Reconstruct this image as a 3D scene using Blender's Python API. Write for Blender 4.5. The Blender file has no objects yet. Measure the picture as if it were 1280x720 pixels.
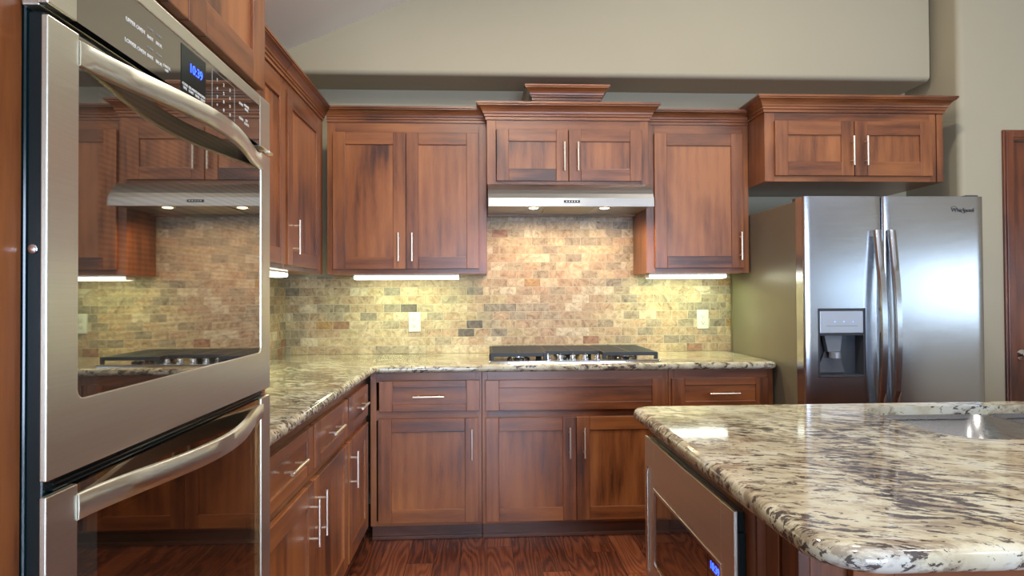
import bpy, bmesh, math, random
from mathutils import Vector, Matrix
R = math.radians
PI = math.pi
scene = bpy.context.scene
COL = scene.collection
random.seed(5)

# ---------------------------------------------------------------- camera
CAM = dict(loc=(1.2078, -3.8146, 1.2657), yaw=0.0476, pitch=0.013, roll=-0.0054, f=768.997)
cd = bpy.data.cameras.new('camera'); cam = bpy.data.objects.new('camera', cd); COL.objects.link(cam)
cd.sensor_width = 36; cd.lens = CAM['f'] / 1280 * 36; cd.clip_start = 0.02
cy_, sy_ = math.cos(CAM['yaw']), math.sin(CAM['yaw']); cp_, sp_ = math.cos(CAM['pitch']), math.sin(CAM['pitch'])
Fh = Vector((sy_, cy_, 0)); R0 = Vector((cy_, -sy_, 0)); Z = Vector((0, 0, 1))
F0 = cp_ * Fh + sp_ * Z; U0 = -sp_ * Fh + cp_ * Z
cr_, sr_ = math.cos(CAM['roll']), math.sin(CAM['roll'])
R1 = cr_ * R0 + sr_ * U0; U1 = cr_ * U0 - sr_ * R0
M = Matrix((R1, U1, -F0)).transposed().to_4x4(); M.translation = Vector(CAM['loc'])
cam.matrix_world = M
scene.camera = cam

# ---------------------------------------------------------------- exposure, world, large lights
vs = scene.view_settings
vs.view_transform = 'Standard'; vs.look = 'None'; vs.gamma = 1; vs.exposure = -0.08
vs.use_curve_mapping = False
scene.render.film_transparent = False
scene.cycles.use_denoising = True
scene.cycles.max_bounces = 8
scene.cycles.diffuse_bounces = 4
scene.cycles.glossy_bounces = 5
scene.cycles.transmission_bounces = 6
scene.cycles.sample_clamp_indirect = 6
scene.cycles.caustics_reflective = False
scene.cycles.caustics_refractive = False

w = bpy.data.worlds.new('World'); scene.world = w; w.use_nodes = True
bg = w.node_tree.nodes['Background']; bg.inputs[0].default_value = (.62, .80, 1.0, 1); bg.inputs[1].default_value = 3.0

def area(name, loc, direction, sx, sy, power, color, spread=None):
    l = bpy.data.lights.new(name, 'AREA'); l.shape = 'RECTANGLE'; l.size = sx; l.size_y = sy
    l.energy = power; l.color = color
    if spread: l.spread = spread
    o = bpy.data.objects.new(name, l); COL.objects.link(o); o.location = loc
    o.rotation_euler = Vector(direction).to_track_quat('-Z', 'Y').to_euler()
    return o
REAR = -8.6; RIGHT = 6.6
# daylight through the rear glass doors and the side window
area('daylight_rear', (2.7, REAR - .25, 1.18), (0, 1, 0), 3.8, 2.3, 620, (.60, .74, 1.0))
area('daylight_side', (RIGHT + .25, -5.6, 1.33), (-1, 0, 0), 5.4, .95, 34, (.40, .64, 1.0))
# unseen fill lights added below the ceiling to brighten the room, no fixtures
for i, (x, y) in enumerate(((1.1, -1.75), (2.55, -1.75), (1.6, -3.4), (3.6, -3.4), (1.9, -5.6), (4.4, -5.6))):
    zc = 2.628 + .434 * min(x, 3.3) - .434 * max(0, x - 3.3)
    l = bpy.data.lights.new('ceiling_fill', 'AREA'); l.shape = 'DISK'; l.size = .16; l.energy = 26; l.color = (1, .93, .82)
    o = bpy.data.objects.new('ceiling_fill', l); COL.objects.link(o); o.location = (x, y, zc - .05)

# ---------------------------------------------------------------- materials
def new_mat(name):
    m = bpy.data.materials.new(name); m.use_nodes = True
    return m, m.node_tree.nodes, m.node_tree.links, m.node_tree.nodes['Principled BSDF']
def ramp(n, stops, interp='LINEAR'):
    r = n.new('ShaderNodeValToRGB'); r.color_ramp.interpolation = interp
    el = r.color_ramp.elements
    while len(el) < len(stops): el.new(.5)
    for e, (p, c) in zip(el, stops): e.position = p; e.color = (c[0], c[1], c[2], 1)
    return r
def mixc(n, L, a, b, fac, mode='MIX'):
    m = n.new('ShaderNodeMix'); m.data_type = 'RGBA'; m.blend_type = mode
    for s, v in ((m.inputs[0], fac), (m.inputs[6], a), (m.inputs[7], b)):
        if isinstance(v, bpy.types.NodeSocket): L.new(v, s)
        elif isinstance(v, (int, float)): s.default_value = v
        else: s.default_value = (v[0], v[1], v[2], 1)
    return m.outputs[2]
def math_(n, L, op, a, b=None, c=None):
    m = n.new('ShaderNodeMath'); m.operation = op
    for i, v in enumerate((a, b, c)):
        if v is None: continue
        if isinstance(v, bpy.types.NodeSocket): L.new(v, m.inputs[i])
        else: m.inputs[i].default_value = v
    return m.outputs[0]
def noise(n, L, vec, scale, detail=4, rough=.55, dist=0):
    t = n.new('ShaderNodeTexNoise'); t.inputs['Scale'].default_value = scale; t.inputs['Detail'].default_value = detail
    t.inputs['Roughness'].default_value = rough; t.inputs['Distortion'].default_value = dist
    if vec is not None: L.new(vec, t.inputs['Vector'])
    return t.outputs['Fac']
def mapping(n, L, vec, scale=(1, 1, 1), rot=(0, 0, 0), loc=(0, 0, 0)):
    m = n.new('ShaderNodeMapping'); m.inputs['Scale'].default_value = scale; m.inputs['Rotation'].default_value = rot
    m.inputs['Location'].default_value = loc; L.new(vec, m.inputs['Vector']); return m.outputs[0]
def bump(n, L, h, strength, dist, bsdf):
    b = n.new('ShaderNodeBump'); b.inputs['Strength'].default_value = strength; b.inputs['Distance'].default_value = dist
    L.new(h, b.inputs['Height']); L.new(b.outputs[0], bsdf.inputs['Normal']); return b

def wood(name, axis, dark=(.062, .018, .007), mid=(.195, .060, .018), light=(.33, .115, .034), off=0.0):
    m, n, L, p = new_mat(name)
    tc = n.new('ShaderNodeTexCoord'); oi = n.new('ShaderNodeObjectInfo')
    s = n.new('ShaderNodeVectorMath'); s.operation = 'SCALE'; s.inputs[0].default_value = (7.3, 5.1, 9.7)
    L.new(oi.outputs['Random'], s.inputs['Scale'])
    a = n.new('ShaderNodeVectorMath'); a.operation = 'ADD'; L.new(tc.outputs['Object'], a.inputs[0]); L.new(s.outputs[0], a.inputs[1])
    v0 = mapping(n, L, a.outputs[0], loc=(off, off * 1.7, off * .6))
    sc = [1, 1, 1]; sc['XYZ'.index(axis)] = .09
    v = mapping(n, L, v0, scale=sc)
    grain = noise(n, L, v, 38, 6, .62, .6)
    fine = noise(n, L, v, 210, 3, .6, 0)
    sc2 = [1, 1, 1]; sc2['XYZ'.index(axis)] = .34
    v2 = mapping(n, L, v0, scale=sc2)
    blot = noise(n, L, v2, 4.2, 2, .45, .8)
    wv = n.new('ShaderNodeTexWave'); wv.wave_type = 'RINGS'; wv.rings_direction = 'SPHERICAL'
    L.new(mapping(n, L, v, loc=(.07, .3, .01)), wv.inputs['Vector']); wv.inputs['Scale'].default_value = 9
    wv.inputs['Distortion'].default_value = 5; wv.inputs['Detail'].default_value = 2
    f = math_(n, L, 'MULTIPLY', grain, .26)
    f = math_(n, L, 'MULTIPLY_ADD', fine, .12, f)
    f = math_(n, L, 'MULTIPLY_ADD', blot, .60, f)
    f = math_(n, L, 'MULTIPLY_ADD', wv.outputs['Fac'], .05, f)
    r = ramp(n, [(.37, dark), (.49, mid), (.64, light)]); L.new(f, r.inputs[0])
    L.new(r.outputs[0], p.inputs['Base Color'])
    p.inputs['Roughness'].default_value = .34
    p.inputs['Specular IOR Level'].default_value = .45
    p.inputs['Coat Weight'].default_value = .5; p.inputs['Coat Roughness'].default_value = .30
    bump(n, L, grain, .06, .001, p)
    return m
WV = wood('stained_alder_vertical', 'Z'); WH = wood('stained_alder_horizontal', 'X', off=3.1)
WP = wood('stained_alder_panel', 'Z', mid=(.235, .075, .022), light=(.37, .132, .040), off=6.4)
WX = [WV, WH, WP]
WD = wood('door_mahogany', 'Z', (.05, .014, .006), (.14, .036, .013), (.22, .065, .022), off=1.3)
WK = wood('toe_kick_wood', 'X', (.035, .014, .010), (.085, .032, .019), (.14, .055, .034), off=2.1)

def plain(name, col, rough=.5, metal=0, spec=.5, coat=0):
    m, n, L, p = new_mat(name)
    p.inputs['Base Color'].default_value = (*col, 1); p.inputs['Roughness'].default_value = rough
    p.inputs['Metallic'].default_value = metal; p.inputs['Specular IOR Level'].default_value = spec
    p.inputs['Coat Weight'].default_value = coat
    return m
def emit(name, col, strength):
    m, n, L, p = new_mat(name)
    p.inputs['Base Color'].default_value = (*col, 1)
    p.inputs['Emission Color'].default_value = (*col, 1); p.inputs['Emission Strength'].default_value = strength
    return m
def steel(name, axis, col=(.60, .585, .56), rough=.26, aniso=.6, tang='Z'):
    """brushed steel, brush lines run along axis"""
    m, n, L, p = new_mat(name)
    tc = n.new('ShaderNodeTexCoord'); sc = [1, 1, 1]; sc['XYZ'.index(axis)] = .012
    v = mapping(n, L, tc.outputs['Object'], scale=sc)
    f = noise(n, L, v, 420, 2, .5)
    big = noise(n, L, tc.outputs['Object'], 3.0, 2)
    r = math_(n, L, 'MULTIPLY_ADD', f, .10, rough - .05); L.new(r, p.inputs['Roughness'])
    c = mixc(n, L, [x * .93 for x in col], [min(1, x * 1.06) for x in col], f); L.new(c, p.inputs['Base Color'])
    p.inputs['Metallic'].default_value = 1
    p.inputs['Anisotropic'].default_value = aniso
    t = n.new('ShaderNodeTangent'); t.direction_type = 'RADIAL'; t.axis = tang; L.new(t.outputs[0], p.inputs['Tangent'])
    return m
STEEL_X = steel('brushed_steel_horizontal', 'X', (.47, .465, .45), .30, .2)
STEEL_OV = steel('brushed_steel_oven', 'Y', (.80, .78, .66), .34)
STEEL_FR = steel('brushed_steel_refrigerator', 'X', (.56, .575, .60), .20, .35)
NICKEL = plain('satin_nickel', (.95, .89, .76), .32, 1)
CHROME = plain('chrome', (.85, .85, .86), .1, 1)
SINK = steel('sink_steel', 'Y', (.34, .35, .36), .28, .3)
CASTIRON = plain('cast_iron', (.022, .025, .030), .5, 0, .5)
BLACK = plain('black_enamel', (.004, .014, .016), .16, 0, .6)
BLACKPL = plain('black_plastic', (.02, .02, .022), .4)
DKGREY = plain('dark_grey_plastic', (.05, .055, .065), .3)
SILVERPL = plain('silver_panel', (.45, .47, .52), .3, .6)
OUTLET = plain('outlet_white', (.62, .61, .57), .35)
SLOT = plain('outlet_slot', (.03, .03, .03), .6)
FRSIDE = plain('refrigerator_side_grey', (.20, .185, .145), .33, .35, .5)
OVINT = plain('oven_interior', (.10, .06, .025), .3, .2)
BLUE = emit('blue_display', (.02, .06, 1.0), 6)
WHITEMK = emit('white_print', (.55, .55, .52), .25)
GREYMK = plain('grey_print', (.28, .28, .26), .5)
LOGO = plain('logo_print', (.02, .02, .03), .3)

def glass_black(name, refl=.36, tint=(.02, .016, .012), trans=0.0, rough=.02, dots=None, tcol=(.9, .75, .55)):
    m, n, L, p = new_mat(name)
    p.inputs['Base Color'].default_value = (*tint, 1); p.inputs['Roughness'].default_value = rough
    out = n['Material Output']
    g = n.new('ShaderNodeBsdfGlossy'); g.inputs['Roughness'].default_value = rough
    g.inputs['Color'].default_value = (1, .93, .82, 1)
    base = p.outputs[0]
    if trans:
        t = n.new('ShaderNodeBsdfTransparent'); t.inputs[0].default_value = (*tcol, 1)
        mx0 = n.new('ShaderNodeMixShader'); mx0.inputs[0].default_value = trans
        L.new(p.outputs[0], mx0.inputs[1]); L.new(t.outputs[0], mx0.inputs[2]); base = mx0.outputs[0]
    lw = n.new('ShaderNodeLayerWeight'); lw.inputs[0].default_value = .5
    f = math_(n, L, 'MULTIPLY_ADD', lw.outputs['Fresnel'], .35, refl)
    if dots:
        tc = n.new('ShaderNodeTexCoord'); wv = n.new('ShaderNodeTexWave'); wv.bands_direction = 'Z'
        wv.inputs['Scale'].default_value = dots; L.new(tc.outputs['Object'], wv.inputs['Vector'])
        f = math_(n, L, 'MULTIPLY', f, math_(n, L, 'MULTIPLY_ADD', wv.outputs['Fac'], .22, .85))
    mx = n.new('ShaderNodeMixShader'); L.new(f, mx.inputs[0]); L.new(base, mx.inputs[1]); L.new(g.outputs[0], mx.inputs[2])
    L.new(mx.outputs[0], out.inputs[0])
    return m
GL_UP = glass_black('oven_glass_upper', .29, dots=40)
GL_LO = glass_black('oven_glass_lower', .15, trans=.7)
GL_PANEL = glass_black('oven_panel_glass', .22, (.03, .03, .026))
GL_MW = glass_black('microwave_glass', .20, (.015, .01, .008))
GL_WIN = glass_black('window_glass', .03, trans=.97, tcol=(.97, .98, .98))

def paint(name, col, var=.04):
    m, n, L, p = new_mat(name)
    tc = n.new('ShaderNodeTexCoord')
    f = noise(n, L, tc.outputs['Object'], 1.3, 3)
    c = mixc(n, L, [x * (1 - var) for x in col], [x * (1 + var) for x in col], f); L.new(c, p.inputs['Base Color'])
    p.inputs['Roughness'].default_value = .7; p.inputs['Specular IOR Level'].default_value = .25
    bump(n, L, noise(n, L, tc.outputs['Object'], 160, 3), .12, .001, p)
    return m
WALLP = paint('wall_paint', (.435, .385, .272)); CEILP = paint('ceiling_paint', (.93, .91, .86), .02)

def granite(name):
    m, n, L, p = new_mat(name)
    tc = n.new('ShaderNodeTexCoord'); o = tc.outputs['Object']
    wob = n.new('ShaderNodeTexNoise'); wob.inputs['Scale'].default_value = 2.2; wob.inputs['Detail'].default_value = 2; L.new(o, wob.inputs['Vector'])
    ws = n.new('ShaderNodeVectorMath'); ws.operation = 'MULTIPLY_ADD'; L.new(wob.outputs['Color'], ws.inputs[0]); ws.inputs[1].default_value = (.16, .16, .16); L.new(o, ws.inputs[2])
    rot = mapping(n, L, ws.outputs[0], rot=(.2, .1, R(24)))
    st = mapping(n, L, rot, scale=(.38, 1.0, .8))
    c1 = noise(n, L, mapping(n, L, rot, scale=(.5, 1, 1)), 11, 6, .62, .3)
    base = ramp(n, [(.32, (.30, .25, .17)), (.44, (.45, .40, .28)), (.56, (.55, .52, .40)), (.70, (.54, .54, .49))]); L.new(c1, base.inputs[0])
    zone = noise(n, L, rot, 3.4, 2, .5)
    zz = math_(n, L, 'MULTIPLY_ADD', zone, .34, -.165)
    b = math_(n, L, 'ADD', noise(n, L, st, 30, 6, .66, .3), zz)
    br = ramp(n, [(.50, (0, 0, 0)), (.60, (1, 1, 1))]); L.new(b, br.inputs[0])
    col = mixc(n, L, base.outputs[0], (.20, .15, .105), math_(n, L, 'MULTIPLY', br.outputs[0], .75))
    d = math_(n, L, 'ADD', noise(n, L, mapping(n, L, st, loc=(3, 1, 2)), 72, 6, .68, .25), zz)
    dr = ramp(n, [(.545, (0, 0, 0)), (.575, (1, 1, 1))]); L.new(d, dr.inputs[0])
    col = mixc(n, L, col, (.045, .034, .036), math_(n, L, 'MULTIPLY', dr.outputs[0], .92))
    e = noise(n, L, mapping(n, L, st, loc=(13, 11, 7)), 26, 2, .4, .2)
    er = ramp(n, [(.72, (0, 0, 0)), (.735, (1, 1, 1))]); L.new(e, er.inputs[0])
    col = mixc(n, L, col, (.015, .013, .016), er.outputs[0])
    L.new(col, p.inputs['Base Color'])
    p.inputs['Roughness'].default_value = .07; p.inputs['Specular IOR Level'].default_value = .6
    return m
GRAN = granite('granite')

def tiles(name, ax):
    m, n, L, p = new_mat(name)
    tc = n.new('ShaderNodeTexCoord'); sp = n.new('ShaderNodeSeparateXYZ'); L.new(tc.outputs['Object'], sp.inputs[0])
    TW, TH = .1017, .0510
    u = sp.outputs[ax]; v = math_(n, L, 'ADD', sp.outputs['Z'], -.914)
    rv = math_(n, L, 'DIVIDE', v, TH); row = math_(n, L, 'FLOOR', rv)
    wn0 = n.new('ShaderNodeTexWhiteNoise'); wn0.noise_dimensions = '1D'; L.new(row, wn0.inputs['W'])
    off = math_(n, L, 'MULTIPLY_ADD', math_(n, L, 'MODULO', math_(n, L, 'ADD', row, 20), 2), .5, math_(n, L, 'MULTIPLY', wn0.outputs['Value'], .16))
    cu = math_(n, L, 'ADD', math_(n, L, 'DIVIDE', math_(n, L, 'ADD', u, 9), TW), off); colm = math_(n, L, 'FLOOR', cu)
    cv = n.new('ShaderNodeCombineXYZ'); L.new(colm, cv.inputs[0]); L.new(row, cv.inputs[1])
    wn = n.new('ShaderNodeTexWhiteNoise'); wn.noise_dimensions = '3D'; L.new(cv.outputs[0], wn.inputs['Vector'])
    pal = ramp(n, [(0, (.41, .315, .205)), (.14, (.36, .265, .18)), (.30, (.44, .345, .24)), (.46, (.32, .26, .185)), (.58, (.39, .275, .185)),
                   (.70, (.29, .235, .175)), (.78, (.48, .405, .305)), (.87, (.24, .20, .155)), (.915, (.28, .155, .10)), (.94, (.36, .22, .10)), (.955, (.12, .095, .08)), (.975, (.39, .31, .19))], 'CONSTANT')
    L.new(wn.outputs['Value'], pal.inputs[0])
    # stone veining, offset per tile
    sv = n.new('ShaderNodeVectorMath'); sv.operation = 'SCALE'; L.new(wn.outputs['Color'], sv.inputs[0]); sv.inputs['Scale'].default_value = 7
    av = n.new('ShaderNodeVectorMath'); av.operation = 'ADD'; L.new(sv.outputs[0], av.inputs[0]); L.new(tc.outputs['Object'], av.inputs[1])
    f1 = noise(n, L, av.outputs[0], 17, 7, .72, 1.8)
    rr = ramp(n, [(.33, (.40, .33, .28)), (.43, (.80, .74, .68)), (.52, (1.06, 1.04, 1.0)), (.68, (1.5, 1.5, 1.46))]); L.new(f1, rr.inputs[0])
    col = mixc(n, L, pal.outputs[0], rr.outputs[0], .85, 'MULTIPLY')
    fu = math_(n, L, 'FRACT', cu); fv = math_(n, L, 'FRACT', rv)
    du = math_(n, L, 'MULTIPLY', math_(n, L, 'SUBTRACT', .5, math_(n, L, 'ABSOLUTE', math_(n, L, 'SUBTRACT', fu, .5))), TW)
    dv = math_(n, L, 'MULTIPLY', math_(n, L, 'SUBTRACT', .5, math_(n, L, 'ABSOLUTE', math_(n, L, 'SUBTRACT', fv, .5))), TH)
    dm = math_(n, L, 'MINIMUM', du, dv)
    dm = math_(n, L, 'ADD', dm, math_(n, L, 'MULTIPLY_ADD', noise(n, L, tc.outputs['Object'], 90, 3), .0016, -.0008))
    mr = n.new('ShaderNodeMapRange'); L.new(dm, mr.inputs[0]); mr.inputs[1].default_value = .0007; mr.inputs[2].default_value = .0020
    g = mixc(n, L, (.44, .40, .30), col, mr.outputs[0]); L.new(g, p.inputs['Base Color'])
    p.inputs['Roughness'].default_value = .48; p.inputs['Specular IOR Level'].default_value = .4
    h = math_(n, L, 'MULTIPLY_ADD', f1, .25, mr.outputs[0]); bump(n, L, h, .5, .002, p)
    return m
TILE_X = tiles('travertine_tile_back', 'X'); TILE_Y = tiles('travertine_tile_left', 'Y')

def floor_mat():
    m, n, L, p = new_mat('hardwood_floor')
    tc = n.new('ShaderNodeTexCoord'); sp = n.new('ShaderNodeSeparateXYZ'); L.new(tc.outputs['Object'], sp.inputs[0])
    PW, PL = .127, 1.1
    cu = math_(n, L, 'DIVIDE', math_(n, L, 'ADD', sp.outputs['X'], 5), PW); colm = math_(n, L, 'FLOOR', cu)
    w0 = n.new('ShaderNodeTexWhiteNoise'); w0.noise_dimensions = '1D'; L.new(colm, w0.inputs['W'])
    rv = math_(n, L, 'ADD', math_(n, L, 'DIVIDE', math_(n, L, 'ADD', sp.outputs['Y'], 20), PL), math_(n, L, 'MULTIPLY', w0.outputs['Value'], 3.7)); row = math_(n, L, 'FLOOR', rv)
    cv = n.new('ShaderNodeCombineXYZ'); L.new(colm, cv.inputs[0]); L.new(row, cv.inputs[1])
    wn = n.new('ShaderNodeTexWhiteNoise'); L.new(cv.outputs[0], wn.inputs['Vector'])
    sv = n.new('ShaderNodeVectorMath'); sv.operation = 'SCALE'; L.new(wn.outputs['Color'], sv.inputs[0]); sv.inputs['Scale'].default_value = 9
    av = n.new('ShaderNodeVectorMath'); av.operation = 'ADD'; L.new(sv.outputs[0], av.inputs[0]); L.new(tc.outputs['Object'], av.inputs[1])
    gv = mapping(n, L, av.outputs[0], scale=(1, .12, 1))
    f = noise(n, L, gv, 7, 2, .4, .0)
    rings = math_(n, L, 'SINE', math_(n, L, 'MULTIPLY', f, 120))
    fine = noise(n, L, mapping(n, L, av.outputs[0], scale=(1, .05, 1)), 150, 4, .6)
    t = math_(n, L, 'MULTIPLY_ADD', rings, .09, math_(n, L, 'MULTIPLY_ADD', fine, .34, .22))
    t = math_(n, L, 'MULTIPLY_ADD', wn.outputs['Value'], .24, t)
    r = ramp(n, [(.25, (.035, .010, .006)), (.48, (.14, .038, .018)), (.75, (.29, .09, .036))]); L.new(t, r.inputs[0])
    fu = math_(n, L, 'FRACT', cu); fr = math_(n, L, 'FRACT', rv)
    du = math_(n, L, 'MULTIPLY', math_(n, L, 'SUBTRACT', .5, math_(n, L, 'ABSOLUTE', math_(n, L, 'SUBTRACT', fu, .5))), PW)
    dv = math_(n, L, 'MULTIPLY', math_(n, L, 'SUBTRACT', .5, math_(n, L, 'ABSOLUTE', math_(n, L, 'SUBTRACT', fr, .5))), PL)
    mr = n.new('ShaderNodeMapRange'); L.new(math_(n, L, 'MINIMUM', du, dv), mr.inputs[0]); mr.inputs[1].default_value = .0004; mr.inputs[2].default_value = .002
    c = mixc(n, L, (.012, .005, .004), r.outputs[0], mr.outputs[0]); L.new(c, p.inputs['Base Color'])
    p.inputs['Roughness'].default_value = .22; p.inputs['Specular IOR Level'].default_value = .5
    bump(n, L, mr.outputs[0], .3, .001, p)
    return m
FLOOR = floor_mat()
TUBE = emit('fluorescent_diffuser', (.96, 1.0, .82), 8)
LAMPW = emit('hood_lamp_glow', (1.0, .80, .48), 18)
FIXT = plain('fixture_white', (.75, .75, .7), .4)

# ---------------------------------------------------------------- mesh helpers
class MB:
    def __init__(s): s.v = []; s.f = []; s.m = []
    def add(s, vs, fs, m=0):
        b = len(s.v); s.v += [tuple(v) for v in vs]; s.f += [tuple(b + i for i in f) for f in fs]; s.m += [m] * len(fs); return s
    def box(s, x0, x1, y0, y1, z0, z1, m=0):
        x0, x1 = sorted((x0, x1)); y0, y1 = sorted((y0, y1)); z0, z1 = sorted((z0, z1))
        return s.add([(x0, y0, z0), (x1, y0, z0), (x1, y1, z0), (x0, y1, z0), (x0, y0, z1), (x1, y0, z1), (x1, y1, z1), (x0, y1, z1)],
                     [(0, 3, 2, 1), (4, 5, 6, 7), (0, 1, 5, 4), (1, 2, 6, 5), (2, 3, 7, 6), (3, 0, 4, 7)], m)
    def prism(s, poly, a, b, axis='X', m=0):
        """extrude a 2D polygon; axis X: poly=(y,z), Y: (x,z), Z: (x,y)"""
        def P(q, t): return {'X': (t, q[0], q[1]), 'Y': (q[0], t, q[1]), 'Z': (q[0], q[1], t)}[axis]
        n = len(poly); vs = [P(q, a) for q in poly] + [P(q, b) for q in poly]
        fs = [tuple(range(n)), tuple(range(2 * n - 1, n - 1, -1))] + [(i, i + n, (i + 1) % n + n, (i + 1) % n) for i in range(n)]
        return s.add(vs, fs, m)
    def tube(s, pts, r, seg=12, m=0, sy=None, cap=True):
        pts = [Vector(p) for p in pts]; vs = []; k = len(pts)
        up = Vector((0, 0, 1))
        for i, p in enumerate(pts):
            t = (pts[min(i + 1, k - 1)] - pts[max(i - 1, 0)]).normalized()
            u = up if abs(t.dot(up)) < .9 else Vector((1, 0, 0))
            a = t.cross(u).normalized(); b = a.cross(t).normalized()
            rr = r[i] if isinstance(r, (list, tuple)) else r
            for j in range(seg):
                an = 2 * PI * j / seg; vs.append(p + a * rr * math.cos(an) + b * (sy or rr) * math.sin(an))
        fs = [(i * seg + j, i * seg + (j + 1) % seg, (i + 1) * seg + (j + 1) % seg, (i + 1) * seg + j) for i in range(k - 1) for j in range(seg)]
        if cap: fs += [tuple(range(seg - 1, -1, -1)), tuple((k - 1) * seg + j for j in range(seg))]
        return s.add(vs, fs, m)
    def loft(s, rings, m=0, cap=True, closed=True):
        n = len(rings[0]); vs = [p for r_ in rings for p in r_]
        lim = n if closed else n - 1
        fs = [(i * n + j, i * n + (j + 1) % n, (i + 1) * n + (j + 1) % n, (i + 1) * n + j) for i in range(len(rings) - 1) for j in range(lim)]
        if cap and closed: fs += [tuple(range(n - 1, -1, -1)), tuple((len(rings) - 1) * n + j for j in range(n))]
        return s.add(vs, fs, m)
    def lathe(s, c, prof, axis='Z', seg=24, m=0):
        rings = []
        for r, h in prof:
            ring = []
            for j in range(seg):
                a = 2 * PI * j / seg; u, v = r * math.cos(a), r * math.sin(a)
                d = {'Z': (u, v, h), 'Y': (u, h, v), 'X': (h, u, v)}[axis]
                ring.append((c[0] + d[0], c[1] + d[1], c[2] + d[2]))
            rings.append(ring)
        return s.loft(rings, m)
    def build(s, name, mats, parent=None, bevel=0, smooth=False, seg=2, angle=40, loc=None):
        me = bpy.data.meshes.new(name); me.from_pydata(s.v, [], s.f)
        mats = mats if isinstance(mats, (list, tuple)) else [mats]
        for m in mats: me.materials.append(m)
        for p, i in zip(me.polygons, s.m): p.material_index = min(i, len(mats) - 1)
        bm = bmesh.new(); bm.from_mesh(me); bmesh.ops.recalc_face_normals(bm, faces=bm.faces)
        bm.to_mesh(me); bm.free()
        if smooth:
            for p in me.polygons: p.use_smooth = True
            try: me.set_sharp_from_angle(angle=R(angle))
            except Exception: pass
        o = bpy.data.objects.new(name, me); COL.objects.link(o)
        if parent: o.parent = parent
        if loc: o.location = loc
        if bevel:
            b = o.modifiers.new('bevel', 'BEVEL'); b.width = bevel; b.segments = seg; b.limit_method = 'ANGLE'; b.angle_limit = R(35)
        return o
def thing(name, label, cat, loc=(0, 0, 0), rz=0, group=None):
    o = bpy.data.objects.new(name, None); COL.objects.link(o); o.location = loc; o.rotation_euler = (0, 0, rz)
    o.empty_display_size = .1
    o['label'] = label; o['category'] = cat
    if group: o['group'] = group
    return o
def tag(o, label, cat, group=None):
    o['label'] = label; o['category'] = cat
    if group: o['group'] = group
    return o
def struct(o): o['kind'] = 'structure'; return o
def text(name, body, size, mat, parent, loc, rot, align='CENTER', extrude=.0004):
    c = bpy.data.curves.new(name, 'FONT'); c.body = body; c.size = size; c.align_x = align; c.align_y = 'CENTER'; c.extrude = extrude
    tmp = bpy.data.objects.new('tmp', c); COL.objects.link(tmp)
    dg = bpy.context.evaluated_depsgraph_get(); me = bpy.data.meshes.new_from_object(tmp.evaluated_get(dg))
    COL.objects.unlink(tmp); bpy.data.objects.remove(tmp)
    me.materials.clear(); me.materials.append(mat)
    o = bpy.data.objects.new(name, me); COL.objects.link(o); o.parent = parent; o.location = loc; o.rotation_euler = rot
    return o
def rrect(x0, x1, y0, y1, r, seg=6):
    """rounded rectangle, r = radius or four radii (x0y0, x1y0, x1y1, x0y1)"""
    rs = r if isinstance(r, (list, tuple)) else [r] * 4; P = []
    for (cx, cy, a0), q in zip(((x0 + rs[0], y0 + rs[0], 180), (x1 - rs[1], y0 + rs[1], 270), (x1 - rs[2], y1 - rs[2], 0), (x0 + rs[3], y1 - rs[3], 90)), rs):
        for i in range(seg + 1):
            a = R(a0 + 90 * i / seg); P.append((cx + q * math.cos(a), cy + q * math.sin(a)))
    return P

# ---------------------------------------------------------------- the room
def wall_box(name, x0, x1, y0, y1, z0, z1, m=WALLP): return struct(MB().box(x0, x1, y0, y1, z0, z1).build(name, m))
NX = 3.925; HD = -.273; HZ = 2.542
RIDGE = 3.3
def cz(x): return 2.628 + .434 * min(x, RIDGE) - .434 * max(0, x - RIDGE)
struct(MB().box(-.15, RIGHT + .15, REAR - .15, .15, -.1, 0).build('floor', FLOOR))
wall_box('wall_left', -.15, 0, REAR, .15, 0, 2.9)
# gable wall behind the cabinets
struct(MB().prism([(0, 0), (NX + .15, 0), (NX + .15, cz(NX + .15) + .02), (RIDGE, cz(RIDGE) + .02), (0, 2.65)], 0, .15, 'Y').build('wall_back', WALLP))
# upper part of the wall stands forward over the cabinets, with a rounded lower edge
hb = MB(); rr_ = .03; prof = [(0, HZ)] + [(HD + rr_ - rr_ * math.sin(a), HZ + rr_ - rr_ * math.cos(a)) for a in [PI / 2 * i / 6 for i in range(7)]]
XS = [0, .8, 1.6, 2.4, RIDGE, NX - .04]
rings = [[(x, y, z) for y, z in prof] + [(x, HD, cz(x) + .02), (x, 0, cz(x) + .02)] for x in XS]
hb.loft(rings)
struct(hb.build('wall_header', WALLP, smooth=True, angle=30))
# right side of the niche with a rounded corner, and the wall that faces the room
nw = MB(); NF = -.45; rad = .035
pl = [(NX, 0), (NX, NF + rad)] + [(NX + rad - rad * math.cos(a), NF + rad - rad * math.sin(a)) for a in [PI / 2 * i / 6 for i in range(1, 7)]] + [(RIGHT, NF), (RIGHT, 0)]
DX0, DX1, DZ = 4.235, 5.02, 2.140
pA = [q for q in pl if q[0] < DX0] + [(DX0, NF), (DX0, 0)]
nw.prism(pA, 0, 4.1, 'Z'); nw.box(DX1, RIGHT, NF, 0, 0, 4.1); nw.box(DX0, DX1, NF, 0, DZ, 4.1)
struct(nw.build('wall_right_of_niche', WALLP, smooth=True, angle=30))
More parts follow.
